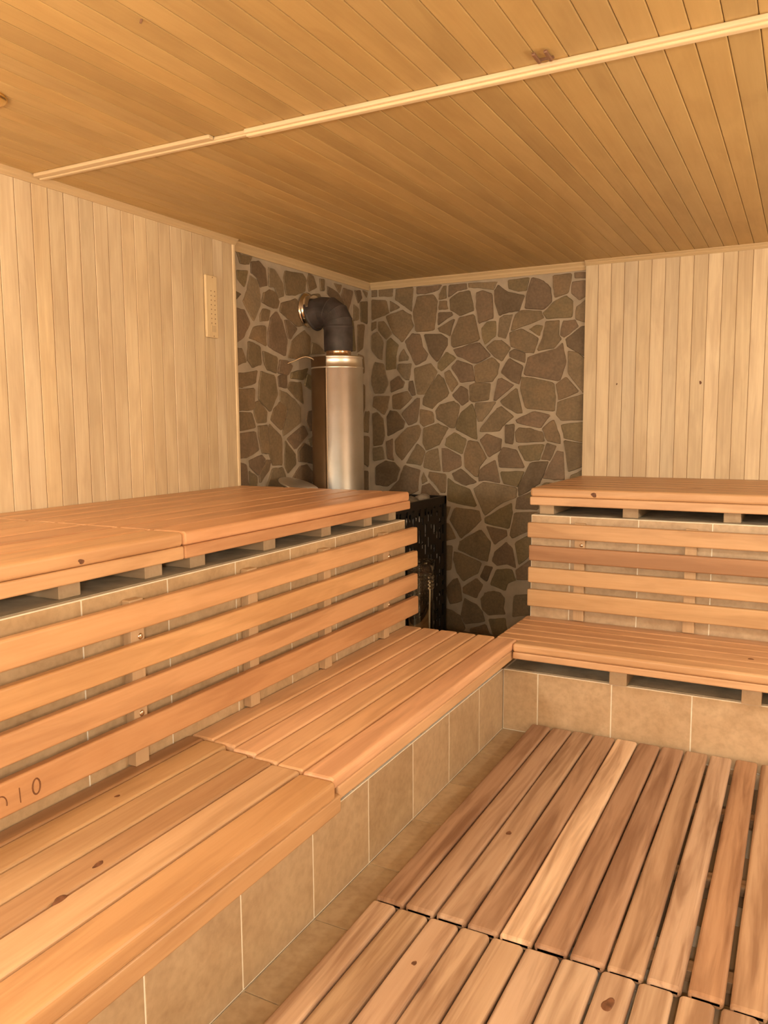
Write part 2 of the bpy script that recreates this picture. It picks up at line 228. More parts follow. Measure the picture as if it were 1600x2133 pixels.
def stone_mat():
    m, nt, p = newmat('flagstone'); Lk = nt.links.new
    g = N(nt, 'ShaderNodeAttribute', attribute_name='gc'); tn = N(nt, 'ShaderNodeAttribute', attribute_name='tone')
    a = N(nt, 'ShaderNodeTexNoise', i_Scale=6.0, i_Detail=6, i_Roughness=.6, i_Distortion=.4); Lk(g.outputs['Vector'], a.inputs['Vector'])
    b = N(nt, 'ShaderNodeTexNoise', i_Scale=70.0, i_Detail=4); Lk(g.outputs['Vector'], b.inputs['Vector'])
    c = ramp(nt, a.outputs[0], [(.32, (.80, .79, .76)), (.5, (1, 1, 1)), (.68, (1.18, 1.12, 1.06))])
    c = mix(nt, c, ramp(nt, b.outputs[0], [(.35, (.85, .85, .85)), (.7, (1.1, 1.1, 1.1))]), 1.0, 'MULTIPLY')
    c = mix(nt, c, tn.outputs['Color'], 1.0, 'MULTIPLY'); Lk(c, p.inputs['Base Color']); p.inputs['Roughness'].default_value = .6
    bm_ = N(nt, 'ShaderNodeBump', i_Strength=.5, i_Distance=.006); Lk(a.outputs[0], bm_.inputs['Height']); Lk(bm_.outputs[0], p.inputs['Normal'])
    return m
M_STONE = stone_mat()
def mosaic_mat():
    m, nt, p = newmat('floor_tiles'); Lk = nt.links.new
    g = N(nt, 'ShaderNodeAttribute', attribute_name='gc'); tn = N(nt, 'ShaderNodeAttribute', attribute_name='tone')
    Lk(tn.outputs['Color'], p.inputs['Base Color']); p.inputs['Roughness'].default_value = .35
    return m
M_MOSAIC = mosaic_mat()
def jit(a, b=None, warm=.0):
    v = R.uniform(a, b); h = R.uniform(-warm, warm); return (v*(1+h*.4), v, v*(1-h))

H = 2.392; XR, YB = 4.35, -6.0
WY, WX = -1.5224, 1.5244       # where the stone corner gives way to boards
PX = .077

# ------------------------------------------------------------------ the room
floor = MB(); floor.box((-.1, YB-.1, -.12), (XR+.1, .1, -.004), mi=0)
yy = -1.5464
tj = [-1.8523-.33*k for k in range(14)]
ys = [0, -.3, -.63, -.96, -1.29, -1.5464]+tj
for i in range(len(ys)-1):
    x = 0.0
    for k in range(7):
        x1 = 1.5526 if False else .2326+.33*k
        floor.board((x+.0015, max(ys[i+1], YB)+.0015, -.004), (x1-.0015, ys[i]-.0015, 0.0), 0, .0015, jit(.86, 1.0), 2, mi=1); x = x1
x = 2.2126
cols = [(.62, .52, .42), (.30, .20, .13), (.80, .74, .68), (.42, .29, .18), (.55, .42, .30), (.36, .27, .2)]
while x < XR:
    y = -1.2
    while y > -5.2:
        y1 = y-R.choice((.10, .15, .2)); floor.box((x+.002, y1+.002, -.004), (min(x+.048, XR), y-.002, 0.0), R.choice(cols), 2); y = y1
    x += .05
tag(floor.build('floor', [M_GROUT, M_TILE, M_MOSAIC]), kind='structure')

def cladding(axis, a0, a1, z0, z1, face, thick, sgn):
    """vertical boards; axis = running axis (0: along x on wall_back, 1: along y on wall_left)"""
    m = MB(); a = a0; m2 = (1 if a1 > a0 else -1)
    while (a1-a)*m2 > .003:
        b = a+PX*m2
        if (a1-b)*m2 < 0: b = a1
        lo, hi = min(a, b), max(a, b); d = R.uniform(0, .0012)
        t = jit(.88, 1.05, .04)
        if axis == 1: m.board((face-thick, lo+.0006, z0), (face-d, hi-.0006, z1), 2, .0028, t, 2)
        else: m.board((lo+.0006, face+d, z0), (hi-.0006, face+thick, z1), 2, .0028, t, 2)
        a = b
    return m
# left wall: masonry + stone + boards
wl = MB(); wl.box((-.12, YB-.1, 0), (0, .12, H+.1)); wall_l = tag(wl.build('wall_left', M_MORT), kind='structure')
wb = MB(); wb.box((0, 0, 0), (XR+.1, .12, H+.1)); wall_b = tag(wb.build('wall_back', M_MORT), kind='structure')
wr = MB(); wr.box((XR, YB-.1, 0), (XR+.12, 0, H+.1)); wall_r = tag(wr.build('wall_right', M_MORT), kind='structure')
wq = MB(); wq.box((0, YB-.12, 0), (XR, YB, H+.1)); wall_q = tag(wq.build('wall_rear', M_MORT), kind='structure')
m = cladding(1, WY-.022, YB, .9605, H, .036, .02, 1); m.box((.001, YB, .9605), (.034, WY-.004, H), mi=1); m.build('wood_cladding', [M_PALE, M_DARK], wall_l)
m = MB(); m.board((.0, WY-.022, .9605), (.042, WY, H), 2, .006, (1.06, 1.04, 1.0), 3); m.build('edge_trim', M_PALE, wall_l)
m = cladding(0, WX+.0, XR, .9605, H, -.036, .02, 1); m.box((WX+.004, -.034, .9605), (XR, -.001, H), mi=1); m.build('wood_cladding', [M_PALE, M_DARK], wall_b)
m = MB(); y = YB
while y < 0: m.board((XR-.016, y+.0006, 0), (XR-.001, min(y+PX, -.04)-.0006, H), 2, .0028, jit(.86, 1.06, .05), 2); y += PX
m.build('wood_cladding', M_PALE, wall_r)
m = MB(); x = 0
while x < XR: m.board((x+.0006, YB+.001, 0), (min(x+PX, XR)-.0006, YB+.016, H), 2, .0028, jit(.86, 1.06, .05), 2); x += PX
m.build('wood_cladding', M_PALE, wall_q)

def stones(text, put, extra):
    m = MB(); polys = [[tuple(float(q)/1000 for q in p.split(',')) for p in ln.split(';')] for ln in text.split('\n')]+extra
    pal = [(.165, .120, .072), (.180, .128, .076), (.158, .118, .070), (.185, .138, .084), (.168, .130, .072), (.170, .120, .080), (.152, .108, .070), (.190, .146, .094), (.135, .098, .062)]
    for P in polys:
        n = len(P); cx = sum(p[0] for p in P)/n; cz = sum(p[1] for p in P)/n
        ar = sum(P[i][0]*P[(i+1) % n][1]-P[(i+1) % n][0]*P[i][1] for i in range(n))
        if ar < 0: P = P[::-1]
        # soften and roughen the outline
        Q = []
        for i in range(n):
            a, b = P[i], P[(i+1) % n]
            L = math.hypot(b[0]-a[0], b[1]-a[1])
            for t in (.07, .36, .64, .93):
                j = .0022 if L > .05 else .001
                Q.append((a[0]+(b[0]-a[0])*t+R.uniform(-j, j), a[1]+(b[1]-a[1])*t+R.uniform(-j, j)))
        Q = [(x, max(z, .004)) for x, z in Q]; k = len(Q); th = R.uniform(.006, .011)
        sz = math.sqrt(abs(ar))+.01; grow = 1+.0055/sz; s2 = max(.6, 1-.008/sz)
        g = (R.uniform(0, 50), R.uniform(0, 50), R.uniform(0, 50))
        vs = []; gs = []
        for d, s_ in ((-.002, 1.01), (th*.6, 1.0), (th, s2)):
            for (x, z) in Q:
                X, Z = cx+(x-cx)*s_*grow, cz+(z-cz)*s_*grow; vs.append(put(X, max(Z, .002), d)); gs.append((X+g[0], d+g[1], Z+g[2]))
        vs.append(put(cx, max(cz, .01), th+.001)); gs.append((cx+g[0], g[1], cz+g[2]))
        fs = [(r*k+i, r*k+(i+1) % k, (r+1)*k+(i+1) % k, (r+1)*k+i) for r in (0, 1) for i in range(k)]+[(2*k+i, 2*k+(i+1) % k, 3*k) for i in range(k)]
        if put(0, 0, 1)[0] > .5: fs = [f[::-1] for f in fs] if False else fs
        t = R.choice(pal); v = R.uniform(1.22, 1.5)
        m.add(vs, fs, gs, tuple(c*v for c in t))
    return m
extra = []
for i in range(9):
    for j in range(6):
        a, b = -1.5+i*.166+R.uniform(0, .01), .02+j*.155; q = lambda: R.uniform(-.018, .018)
        sh = .03 if j % 2 else -.03
        P = [(a+.012+sh+q(), b+.012+q()), (a+.155+sh+q(), b+.012+q()), (a+.16-sh+q(), b+.14+q()), (a+.012-sh+q(), b+.14+q())]
        extra.append([(min(max(x, -1.51), -.01), z) for x, z in P])
stones(LEFT_STONES, lambda a, z, d: (d, a, z), extra).build('flagstone_facing', M_STONE, wall_l)
stones(BACK_STONES, lambda a, z, d: (a, -d, z), []).build('flagstone_facing', M_STONE, wall_b)

cl = MB(); x = 0.0; cl.box((-.1, YB-.1, H+.012), (XR+.1, .1, H+.1), mi=1)
x = 1.863-24*.0765-.0765*.33
while x < XR:
    if x+PX > 0: cl.board((max(x, 0)+.0006, YB, H), (x+.0765-.0006, 0, H+.014), 1, .0035, jit(.9, 1.08, .06), 2)
    x += .0765
ceiling = tag(cl.build('ceiling', [M_CEIL, M_DARK]), kind='structure')

# mouldings
def mould(name, p0, p1, inward, drop, out, z=H):
    """crown moulding with a stepped curved profile; inward = unit vector into the room"""
    p0 = Vector(p0); p1 = Vector(p1); iv = Vector(inward)
    prof = [(0, 0), (0, -drop), (out*.25, -drop), (out*.35, -drop*.82), (out*.55, -drop*.62), (out*.62, -drop*.45), (out*.8, -drop*.3), (out, -drop*.16), (out, 0)]
    m = MB(); vs = []; g = []; off = R.uniform(0, 50)
    for k, p in enumerate((p0, p1)):
        for (o, d) in prof: q = p+iv*o; vs.append((q.x, q.y, z+d)); g.append((off+k*(p1-p0).length, o+off, d))
    n = len(prof); m.add(vs, [(i, (i+1) % n, n+(i+1) % n, n+i) for i in range(n)]+[tuple(range(n))[::-1], tuple(range(n, 2*n))], g)
    return tag(m.build(name, M_MOLD), kind='structure')
mould('trim_1', (.036, YB, 0), (.036, WY-.0, 0), (1, 0, 0), .028, .028)
mould('trim_2', (.002, WY, 0), (.002, -.002, 0), (1, 0, 0), .047, .034)
mould('trim_3', (.03, -.002, 0), (WX+.001, -.002, 0), (0, -1, 0), .047, .034)
mould('trim_4', (WX, -.036, 0), (XR-.02, -.036, 0), (0, -1, 0), .028, .028)
m = MB(); m.board((.062, -2.764, H-.011), (1.075, -2.728, H), 0, .004, (.88, .86, .8)); m.board((.062, -2.758, H-.016), (1.075, -2.742, H-.008), 0, .003, (.92, .9, .84)); tag(m.build('trim_5', M_STRIP), kind='structure')
m = MB(); m.board((1.066, -2.774, H-.014), (XR-.02, -2.722, H), 0, .004, (1, 1, 1)); m.board((1.066, -2.764, H-.022), (XR-.02, -2.742, H-.012), 0, .005, (1.06, 1.05, 1.0)); tag(m.build('trim_6', M_STRIP), kind='structure')
m = MB(); m.board((.07, -2.792, H-.013), (.935, -2.766, H), 0, .004, (.92, .9, .84)); o = m.build('trim_7', M_STRIP); tag(o, kind='structure')

# ------------------------------------------------------------------ tiled masonry bench bases
def tiled(name, label, lo, hi, face, joints, zt=None):
    """masonry block; face 'x' = tiles on the +x side, 'y' = tiles on the -y side"""
    t = .008; tf = 1.15 if hi[2] > .5 else 1.0; e = empty(name, (hi[0]-.1, (lo[1]+hi[1])/2, 0), label, 'tiled bench base')
    L, Hh = list(lo), list(hi); core = MB()
    if face == 'x': core.box((L[0], L[1], L[2]), (Hh[0]-.0012, Hh[1], Hh[2]-.0008))
    else: core.box((L[0], L[1]+.0012, L[2]), (Hh[0], Hh[1], Hh[2]-.0008))
    core.build('mortar_core', [M_GROUT], e)
    bed = MB(); bed.box((L[0]+.01, L[1]+.02, Hh[2]-.004), (Hh[0]-.02, Hh[1]-.01, Hh[2]+.0002)); bed.build('mortar_bed', M_CONC, e)
    tl = MB(); J = sorted(joints)
    for a, b in zip(J[:-1], J[1:]):
        if face == 'x': tl.board((Hh[0]-t, a+.0024, L[2]+.003), (Hh[0], b-.0024, Hh[2]-.004), 1, .0018, (lambda q: (q[0]*tf, q[1]*tf, q[2]*tf))(jit(.94, 1.08, .03)), 2)
        else: tl.board((a+.0024, L[1], L[2]+.003), (b-.0024, L[1]+t, Hh[2]-.004), 0, .0018, (lambda q: (q[0]*1.13, q[1]*1.16, q[2]*1.25))(jit(.94, 1.06, .03)), 2)
    tl.build('ceramic_tiles', M_TILE, e)
    return e
def steps(o, a, b, w=.33):
    k = math.ceil((a-o)/w); r = []
    while o+k*w < b:
        if o+k*w > a+.02: r.append(o+k*w)
        k += 1
    return [a]+r+[b]
tiled('tiled_bench_base', 'tall beige tiled masonry base under the upper bench along the left wall', (.014, YB+.02, 0), (1.0376, -1.529, .9586), 'x', steps(-3.5024, YB+.02, -1.529))
tiled('tiled_bench_base', 'low beige tiled masonry base under the lower bench along the left side', (1.0386, YB+.02, 0), (1.5526, -1.5464, .2893), 'x', steps(-3.8323, YB+.02, -1.5464))
tiled('tiled_bench_base', 'tall beige tiled masonry base under the upper bench on the right', (1.529, -1.0666, 0), (XR-.02, -.014, .9586), 'y', steps(1.7285, 1.529, XR-.02))
tiled('tiled_bench_base', 'low beige tiled masonry base under the lower bench on the right', (1.5536, -1.5464, 0), (XR-.02, -1.0676, .2893), 'y', steps(1.7181, 1.5536, XR-.02))

# ------------------------------------------------------------------ benches
def tones(n, a=.88, b=1.08, w=.10): return [jit(a, b, w) for _ in range(n)]
def bench(label, axis, a0, a1, edges, ztop, th, fasc, front, bearers, back, group, tn=None, zb=0, wob=0.0, fr=.012, ends=None, gaps={}):
    """axis: 0 boards run along x, 1 along y. edges: board limits across; front: fascia (lo,hi across, z0,z1)"""
    mid = (a0+a1)/2; fx = edges[-1]
    loc = ((edges[0]+fx)/2, mid, zb) if axis == 1 else (mid, (edges[0]+fx)/2, zb)
    e = empty('sauna_bench', loc, label, 'bench', group); tn = tn or tones(len(edges))
    def B(nm, c0, c1, z0, z1, r, t, A0=a0, A1=a1, mat=M_BENCH, ax=axis, w_=0.0):
        m = MB(); c0, c1 = min(c0, c1), max(c0, c1)
        if axis == 1: m.board((c0, A0, z0), (c1, A1, z1), 1 if ax == axis else 0, r, t, 4, wob=w_)
        else: m.board((A0, c0, z0), (A1, c1, z1), 0 if ax == axis else 1, r, t, 4, wob=w_)
        return m.build(nm, mat, e)
    for i in range(len(edges)-1):
        last = i == len(edges)-2; s = 1 if edges[-1] > edges[0] else -1
        A0, A1 = a0, a1
        if ends: A0, A1 = a0+ends[i][0], a1+ends[i][1]
        B('seat_board', edges[i]+s*.003, edges[i+1]-(0 if last else s*gaps.get(i, .003)), ztop-th, ztop, fr if last else .009, tn[i], A0, A1, w_=wob)
    B('fascia_board', fasc[0], fasc[1], fasc[2], fasc[3], .006, fasc[4], a0+fasc[5], a1+fasc[6])
    for b in bearers:
        o = B('bearer', back, front, zb+.0006, ztop-th, .002, jit(.9, 1.05), b-.037, b+.037, M_BLOCK, 1-axis)
    return e
UE = [.038, .184, .332, .48, .628, .776, .918, 1.0601]
SEAM = -3.118
bench('far wooden bench section on the upper left tier, reddish boards beside the stove pipe', 1, SEAM+.002, WY, UE, 1.0955, .044,
      (.982, 1.062, 1.011, 1.0515, (.93, .80, .72), 0.0, .004), .992, [-2.98, -2.58, -2.18, -1.82, -1.575], .1, 'upper left bench sections',
      [(1.12, 1.06, 1.02), (1.12, 1.04, 1.0), (1.1, 1.02, .98), (1.14, 1.06, 1.02), (1.08, .98, .92), (1.04, .94, .9), (1.12, .98, .9)], .9586)
bench('near wooden bench section on the upper left tier, cut off by the left edge', 1, YB+.05, SEAM-.002, UE, 1.0955, .044,
      (.982, 1.062, 1.011, 1.0515, (1.10, 1.08, 1.0), 0.0, -.0), .992, [-5.5, -5.1, -4.7, -4.3, -3.93, -3.50, -3.182], .1, 'upper left bench sections',
      [(1.1, 1.06, 1.0), (1.08, 1.03, .98), (1.1, 1.05, 1.0), (1.14, 1.06, 1.0), (.98, .88, .84), (1.12, 1.03, .94), (1.04, .98, .88)], .9586, gaps={4: .010, 3: .005, 5: .006})
UYE = [-.038, -.186, -.335, -.483, -.632, -.78, -.925, -1.0783]
bench('upper wooden bench on the right, below the pale boarded wall', 0, WX, XR-.03, UYE, 1.0955, .044,
      (-1.080, -1.0, 1.009, 1.0515, (1.03, 1.02, 1), -.002, 0), -1.02, [1.594, 2.01, 2.466, 2.92, 3.37, 3.83, 4.25], -.1, 'right wall benches',
      [(1, .95, .9), (.98, .92, .86), (1, .94, .88), (.95, .88, .82), (1.0, .94, .86), (.94, .86, .8), (1.03, 1.0, .92)], .9586)
LE = [1.0386, 1.134, 1.228, 1.322, 1.416, 1.510, 1.616]
SL = -3.128
bench('far section of the lower left bench, smooth boards ending at the stove recess', 1, SL+.003, -1.535, LE, .434, .040,
      (1.545, 1.612, .350, .3935, (1.12, 1.12, 1.08), 0, .0), 1.55, [-2.9, -2.4, -1.9, -1.6], 1.05, 'lower left bench sections',
      [(1.16, 1.14, 1.12), (1.14, 1.12, 1.1), (1.18, 1.14, 1.14), (1.12, 1.1, 1.06), (1.2, 1.16, 1.1), (1.22, 1.14, 1.16)], .2893, ends=[(.03, 0), (.02, 0), (0, 0), (-.02, 0), (-.03, 0), (-.04, 0)])
NE = [1.0386, 1.105, 1.205, 1.31, 1.405, 1.51, 1.636]
bench('near section of the lower left bench, rough split-edged boards in the bottom left', 1, YB+.05, SL-.006, NE, .437, .052,
      (1.56, 1.632, .332, .384, (.86, .82, .72), 0, -.01), 1.55, [-5.5, -4.9, -4.3, -3.7, -3.25], 1.05, 'lower left bench sections',
      [(.60, .52, .45), (.86, .86, .76), (.82, .82, .74), (.70, .65, .58), (.98, .99, .95), (.88, .80, .66)], .2893, wob=.0015, ends=[(0, .03), (0, .02), (0, -.01), (0, -.02), (0, -.03), (0, -.045)])
LYE = [-1.07, -1.165, -1.259, -1.353, -1.447, -1.533]
e = bench('lower wooden bench on the right, in front of the slatted backrest', 0, 1.5135, XR-.03, LYE, .434, .040,
      (-1.612, -1.55, .362, .3935, (1.04, 1.02, 1), .105, 0), -1.56, [2.077, 2.603, 3.13, 3.65, 4.1], -1.10, 'right wall benches',
      [(.95, .86, .8), (.98, .9, .82), (.94, .86, .8), (1.0, .93, .86), (.97, .9, .82)], .2893, fr=.009)
m = MB(); m.board((1.6185, -1.6145, .394), (XR-.03, -1.536, .434), 0, .012, (1.03, 1.0, .93), 4); m.build('seat_board', M_BENCH, e)

# ------------------------------------------------------------------ slatted backrests
SZ = [(.847, .924), (.730, .808), (.617, .696), (.495, .582)]
def backrest(label, axis, a0, a1, batt, face, tn, screws):
    loc = (face, (a0+a1)/2, .437) if axis == 1 else ((a0+a1)/2, face, .437)
    e = empty('bench_backrest', loc, label, 'backrest'); T = .030
    for i, (z0, z1) in enumerate(SZ):
        m = MB(); d = R.uniform(-.006, .006)
        if axis == 1: m.board((face-T, a0, z0), (face, a1+d, z1), 1, .007, tn[i], 4)
        else: m.board((a0+d, face, z0), (a1, face+T, z1), 0, .007, tn[i], 4)
        o = m.build('slat', M_BENCH, e)
    for b in batt:
        m = MB()
        if axis == 1: m.board((1.0381, b-.026, .437), (face-T, b+.026, .928), 2, .002, (1.2, 1.14, 1.08))
        else: m.board((b-.026, face+T, .437), (b+.026, -1.0671, .928), 2, .002, (1.2, 1.14, 1.08))
        m.build('batten', M_BLOCK, e)
    for (b, z) in screws:
        m = MB()
        if axis == 1: m.lathe([(.0095, 0), (.0095, .0015), (.007, .0035), (.003, .0045)], (face-T, b, z), (1, 0, 0), 16)
        else: m.lathe([(.0095, 0), (.0095, .0015), (.007, .0035), (.003, .0045)], (b, face+T, z), (0, -1, 0), 16)
        m.build('screw', M_CHROME, e)
    return e
br = backrest('long slatted wooden backrest above the lower left bench, with dark marks on its lowest slat', 1, YB+.06, -1.512, [-5.4, -4.9, -4.4, -3.87, -3.335, -2.79, -2.30, -1.79], 1.100,
         [(1.08, 1.0, .88), (1.10, 1.03, .86), (1.0, .9, .8), (.92, .79, .68)], [(-3.326, .818), (-3.332, .590), (-1.762, .814), (-1.765, .588)])
backrest('slatted wooden backrest above the lower right bench, its second slat darker', 0, 1.5275, XR-.03, [1.782, 2.30, 2.82, 3.34, 3.86], -1.120,
         [(.92, .90, .82), (.64, .55, .49), (.95, .94, .84), (.94, .93, .82)], [(1.792, .820)])
# burnt letters on the lowest slat of the left backrest
def mark(pts, r=.0022):
    m = MB(); m.tube([(1.1003, y, z) for y, z in pts], r, 6); return m.build('burnt_mark', M_MARK, br)
mark([(-3.822+.017*math.cos(t), .530+.022*math.sin(t)) for t in [math.pi*k/10-.3 for k in range(12)]], .0016)
mark([(-3.770, .553), (-3.769, .535), (-3.768, .515)], .0013)
mark([(-3.722+.011*math.cos(t), .537+.020*math.sin(t)) for t in [2*math.pi*k/16 for k in range(17)]], .0021)

# ------------------------------------------------------------------ duckboard floor
def deck(label, y0, y1, zt, xs, tn, wob):
    e = empty('duckboard', ((xs[0]+xs[-1])/2, (y0+y1)/2, 0), label, 'duckboard', 'duckboard sections on the floor')
    for i in range(len(xs)-1):
        g = .003 if i < 8 else .0065
        m = MB(); j = R.uniform(-.003, .001)
        m.board((xs[i]+g, y0+R.uniform(-.002, .004), zt-.028), (xs[i+1]-g, y1+j, zt+R.uniform(-.001, .001)), 1, .0110, tn[i % len(tn)], 4, wob=wob); m.build('slat', M_DECK, e)
    y = y0+.12
    while y < y1-.05:
        m = MB(); m.board((xs[0]+.02, y, .0005), (xs[-1]-.02, y+.045, zt-.0285), 0, .002, (.8, .75, .7)); m.build('cross_batten', M_DECK, e); y += .46
    return e
FX = [1.700+.0944*k for k in range(28)]
DS = .86
FT = [(.86, .76, .68), (.95, .88, .80), (.98, .92, .82), (.88, .78, .68), (1.6, 1.62, 1.5), (.86, .74, .64), (.90, .79, .70), (1.0, .92, .80), (1.16, 1.12, 1.04), (.98, .80, .62), (1.08, .98, .82), (1.0, .94, .8), (.95, .9, .8)]
FT = [(a*DS, b*DS*1.02, c*DS*1.2) for a, b, c in FT]
deck('far duckboard section of lengthwise slats, between the tiled bench bases', -3.076, -1.575, .061, FX, FT, .0008)
NX = [1.698, 1.778, 1.878, 1.970, 2.061, 2.154, 2.251, 2.351, 2.440, 2.534, 2.626]+[2.721+.0944*k for k in range(17)]
NT = [(1.16, 1.08, .96), (1.0, .92, .76), (1.0, .88, .74), (1.02, .92, .76), (1.0, .90, .74), (1.08, 1.0, .88), (1.06, 1.0, .88), (1.04, .96, .84), (1.18, 1.14, 1.0), (1.06, .95, .78), (1.0, .92, .78)]
NT = [(a*.94, b*1.02, c*1.28) for a, b, c in NT]
deck('near duckboard section of lengthwise slats at the bottom edge of the picture', -4.95, -3.082, .055, NX, NT, .0012)

# ------------------------------------------------------------------ stove in the corner
SX0, SX1, SY0, SY1, SH = .03, .705, -1.36, -.25, .958
st = empty('sauna_stove', ((SX0+SX1)/2, (SY0+SY1)/2, 0), 'black sauna stove with a perforated side, in the stone-clad corner', 'stove')
m = MB(); t = .018
for x in (SX0, SX1-.03):
    for y in (SY0, SY1-.03): m.box((x, y, 0), (x+.03, y+.03, SH))
for z in (.0, SH-.05):
    m.box((SX0, SY0, z), (SX1, SY0+t, z+.05)); m.box((SX0, SY1-t, z), (SX1, SY1, z+.05)); m.box((SX0, SY0, z), (SX0+t, SY1, z+.05)); m.box((SX1-t, SY0, z), (SX1, SY1, z+.05))
m.build('frame', M_STOVE, st)
# perforated side plate facing +x : strips and bridges leave elongated holes
m = MB(); n = 24; yw = (SY1-SY0-.06)/n  # 24 columns
for k in range(n+1): m.box((SX1-.008, SY0+.03+yw*k-yw*.20, .05), (SX1-.003, SY0+.03+yw*k+yw*.20, SH-.05))
for k in range(n):
    z = .05+R.uniform(.0, .04)
    while z < SH-.06:
        h = R.choice((.03, .05, .07, .10)); m.box((SX1-.0085, SY0+.03+yw*k+.2*yw, z), (SX1-.0035, SY0+.03+yw*(k+1)-.2*yw, min(z+h, SH-.05))); z += h+R.choice((.03, .045, .06, .08))
m.build('perforated_side', M_STOVE, st)
m = MB(); m.box((SX0+.005, SY0+.003, .05), (SX1-.03, SY0+.008, SH-.05)); m.box((SX0+.03, SY1-.008, .05), (SX1-.03, SY1-.003, SH-.05)); m.box((SX0+.003, SY0+.03, .05), (SX0+.008, SY1-.03, SH-.05)); m.build('casing', M_STOVE, st)
m = MB(); m.box((SX0+.08, SY0+.08, .04), (SX1-.16, SY1-.08, SH-.13)); m.build('firebox', M_STOVE, st)
def rock(cx, cy, cz, s, name='sauna_rock', parent=None, t=None):
    m = MB(); vs = []; fs = []; nu, nv = 9, 6; ph = [R.uniform(0, 6) for _ in range(6)]
    sc = (s*R.uniform(.8, 1.2), s*R.uniform(.8, 1.2), s*R.uniform(.6, .9))
    for i in range(nv+1):
        for j in range(nu):
            a = math.pi*i/nv; b = 2*math.pi*j/nu; q = 1+.14*math.sin(2*b+ph[0])*math.sin(a)+.12*math.sin(3*a+ph[1])+.08*math.cos(3*b+2*a+ph[2])
            vs.append((cx+sc[0]*q*math.sin(a)*math.cos(b), cy+sc[1]*q*math.sin(a)*math.sin(b), cz+sc[2]*q*math.cos(a)))
    for i in range(nv):
        for j in range(nu): k = (j+1) % nu; fs.append((i*nu+j, (i+1)*nu+j, (i+1)*nu+k, i*nu+k))
    m.add(vs, fs, None, t or jit(.7, 1.2), 0, True); return m.build(name, M_ROCK, parent)
# rocks heaped between firebox and side plate (packed too densely to count) and the loose ones on top
m = MB()
tmp = []
for k in range(26):
    for j in range(14):
        y = SY0+.06+.04*k+R.uniform(-.01, .01); z = .07+.058*j+R.uniform(-.01, .01); s = R.uniform(.022, .032); nu, nv = 7, 5
        vs = []; fs = []; ph = R.uniform(0, 6); cx = SX1-.038-R.uniform(0, .008)
        for i in range(nv+1):
            for q in range(nu):
                a = math.pi*i/nv; b = 2*math.pi*q/nu; f = 1+.15*math.sin(2*b+ph)
                vs.append((cx+s*.9*f*math.sin(a)*math.cos(b), y+s*f*math.sin(a)*math.sin(b), z+s*1.1*math.cos(a)))
        for i in range(nv):
            for q in range(nu): w_ = (q+1) % nu; fs.append((i*nu+q, (i+1)*nu+q, (i+1)*nu+w_, i*nu+w_))
        m.add(vs, fs, None, jit(.5, 3.0), 0, True)
o = m.build('rock_fill', M_ROCK, st); o['kind'] = 'stuff'
RL = ['flat grey rock on the stove top, nearest the backrest end', 'grey rock on the stove top, next behind the nearest one', 'grey rock midway along the stove top edge', 'pale grey rock near the far end of the stove top edge', 'small grey rock at the far corner of the stove top']
for k, y in enumerate((-1.02, -.86, -.70, -.54, -.38)):
    o = rock(0, 0, 0, .055); o.location = (.60+R.uniform(-.02, .02), y, SH-.022+R.uniform(-.005, .005)); tag(o, RL[k], 'rock', 'rocks on the stove top')
m = MB(); m.box((SX0+.01, SY0+.01, SH-.075), (SX1-.012, SY1-.01, SH-.058)); m.build('rock_tray', M_STOVE, st)

# ------------------------------------------------------------------ chimney
PXc, PYc = .218, -.790
ch = empty('chimney_pipe', (PXc, PYc, SH-.058), 'fat brushed steel flue cylinder standing on the stove, black elbow into the left stone wall', 'chimney pipe')
m = MB(); r = .156
m.lathe([(r, SH-.058), (r, 1.752), (r+.003, 1.755), (r+.003, 1.762), (r-.002, 1.766), (r-.004, 1.812), (r-.001, 1.816), (r-.001, 1.826), (r-.012, 1.828)], (PXc, PYc, 0), (0, 0, 1), 72)
m.build('steel_jacket', M_STEEL, ch)
m = MB(); an = math.radians(276); sx, sy = PXc+(r+.0006)*math.cos(an), PYc+(r+.0006)*math.sin(an)
m.tube([(sx, sy, SH-.05), (sx, sy, 1.752)], .0028, 8); m.build('jacket_seam', M_BROWN, ch)
# heat-browned cover sheet wrapped round the left of the jacket
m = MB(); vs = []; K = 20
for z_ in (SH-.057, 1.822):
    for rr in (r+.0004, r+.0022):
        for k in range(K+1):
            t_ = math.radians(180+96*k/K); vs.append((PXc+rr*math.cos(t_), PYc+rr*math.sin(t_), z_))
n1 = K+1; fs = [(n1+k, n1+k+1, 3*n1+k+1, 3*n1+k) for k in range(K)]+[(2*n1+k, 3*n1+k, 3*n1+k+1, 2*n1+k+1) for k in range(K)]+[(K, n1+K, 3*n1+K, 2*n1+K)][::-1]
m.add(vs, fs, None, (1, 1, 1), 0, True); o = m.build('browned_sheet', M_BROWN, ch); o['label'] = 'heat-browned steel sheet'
m = MB(); m.lathe([(.082, 1.826), (.082, 1.832), (.075, 1.836), (.075, 1.858), (.08, 1.866)], (.228, PYc, 0), (0, 0, 1), 48); m.build('pipe_neck', M_COPPER, ch)
m = MB(); m.lathe([(.086, 1.86), (.0865, 1.872), (.088, 1.99), (.0915, 1.994), (.0915, 2.006), (.088, 2.01)], (.228, PYc, 0), (0, 0, 1), 48); m.build('black_flue', M_BLACK, ch)
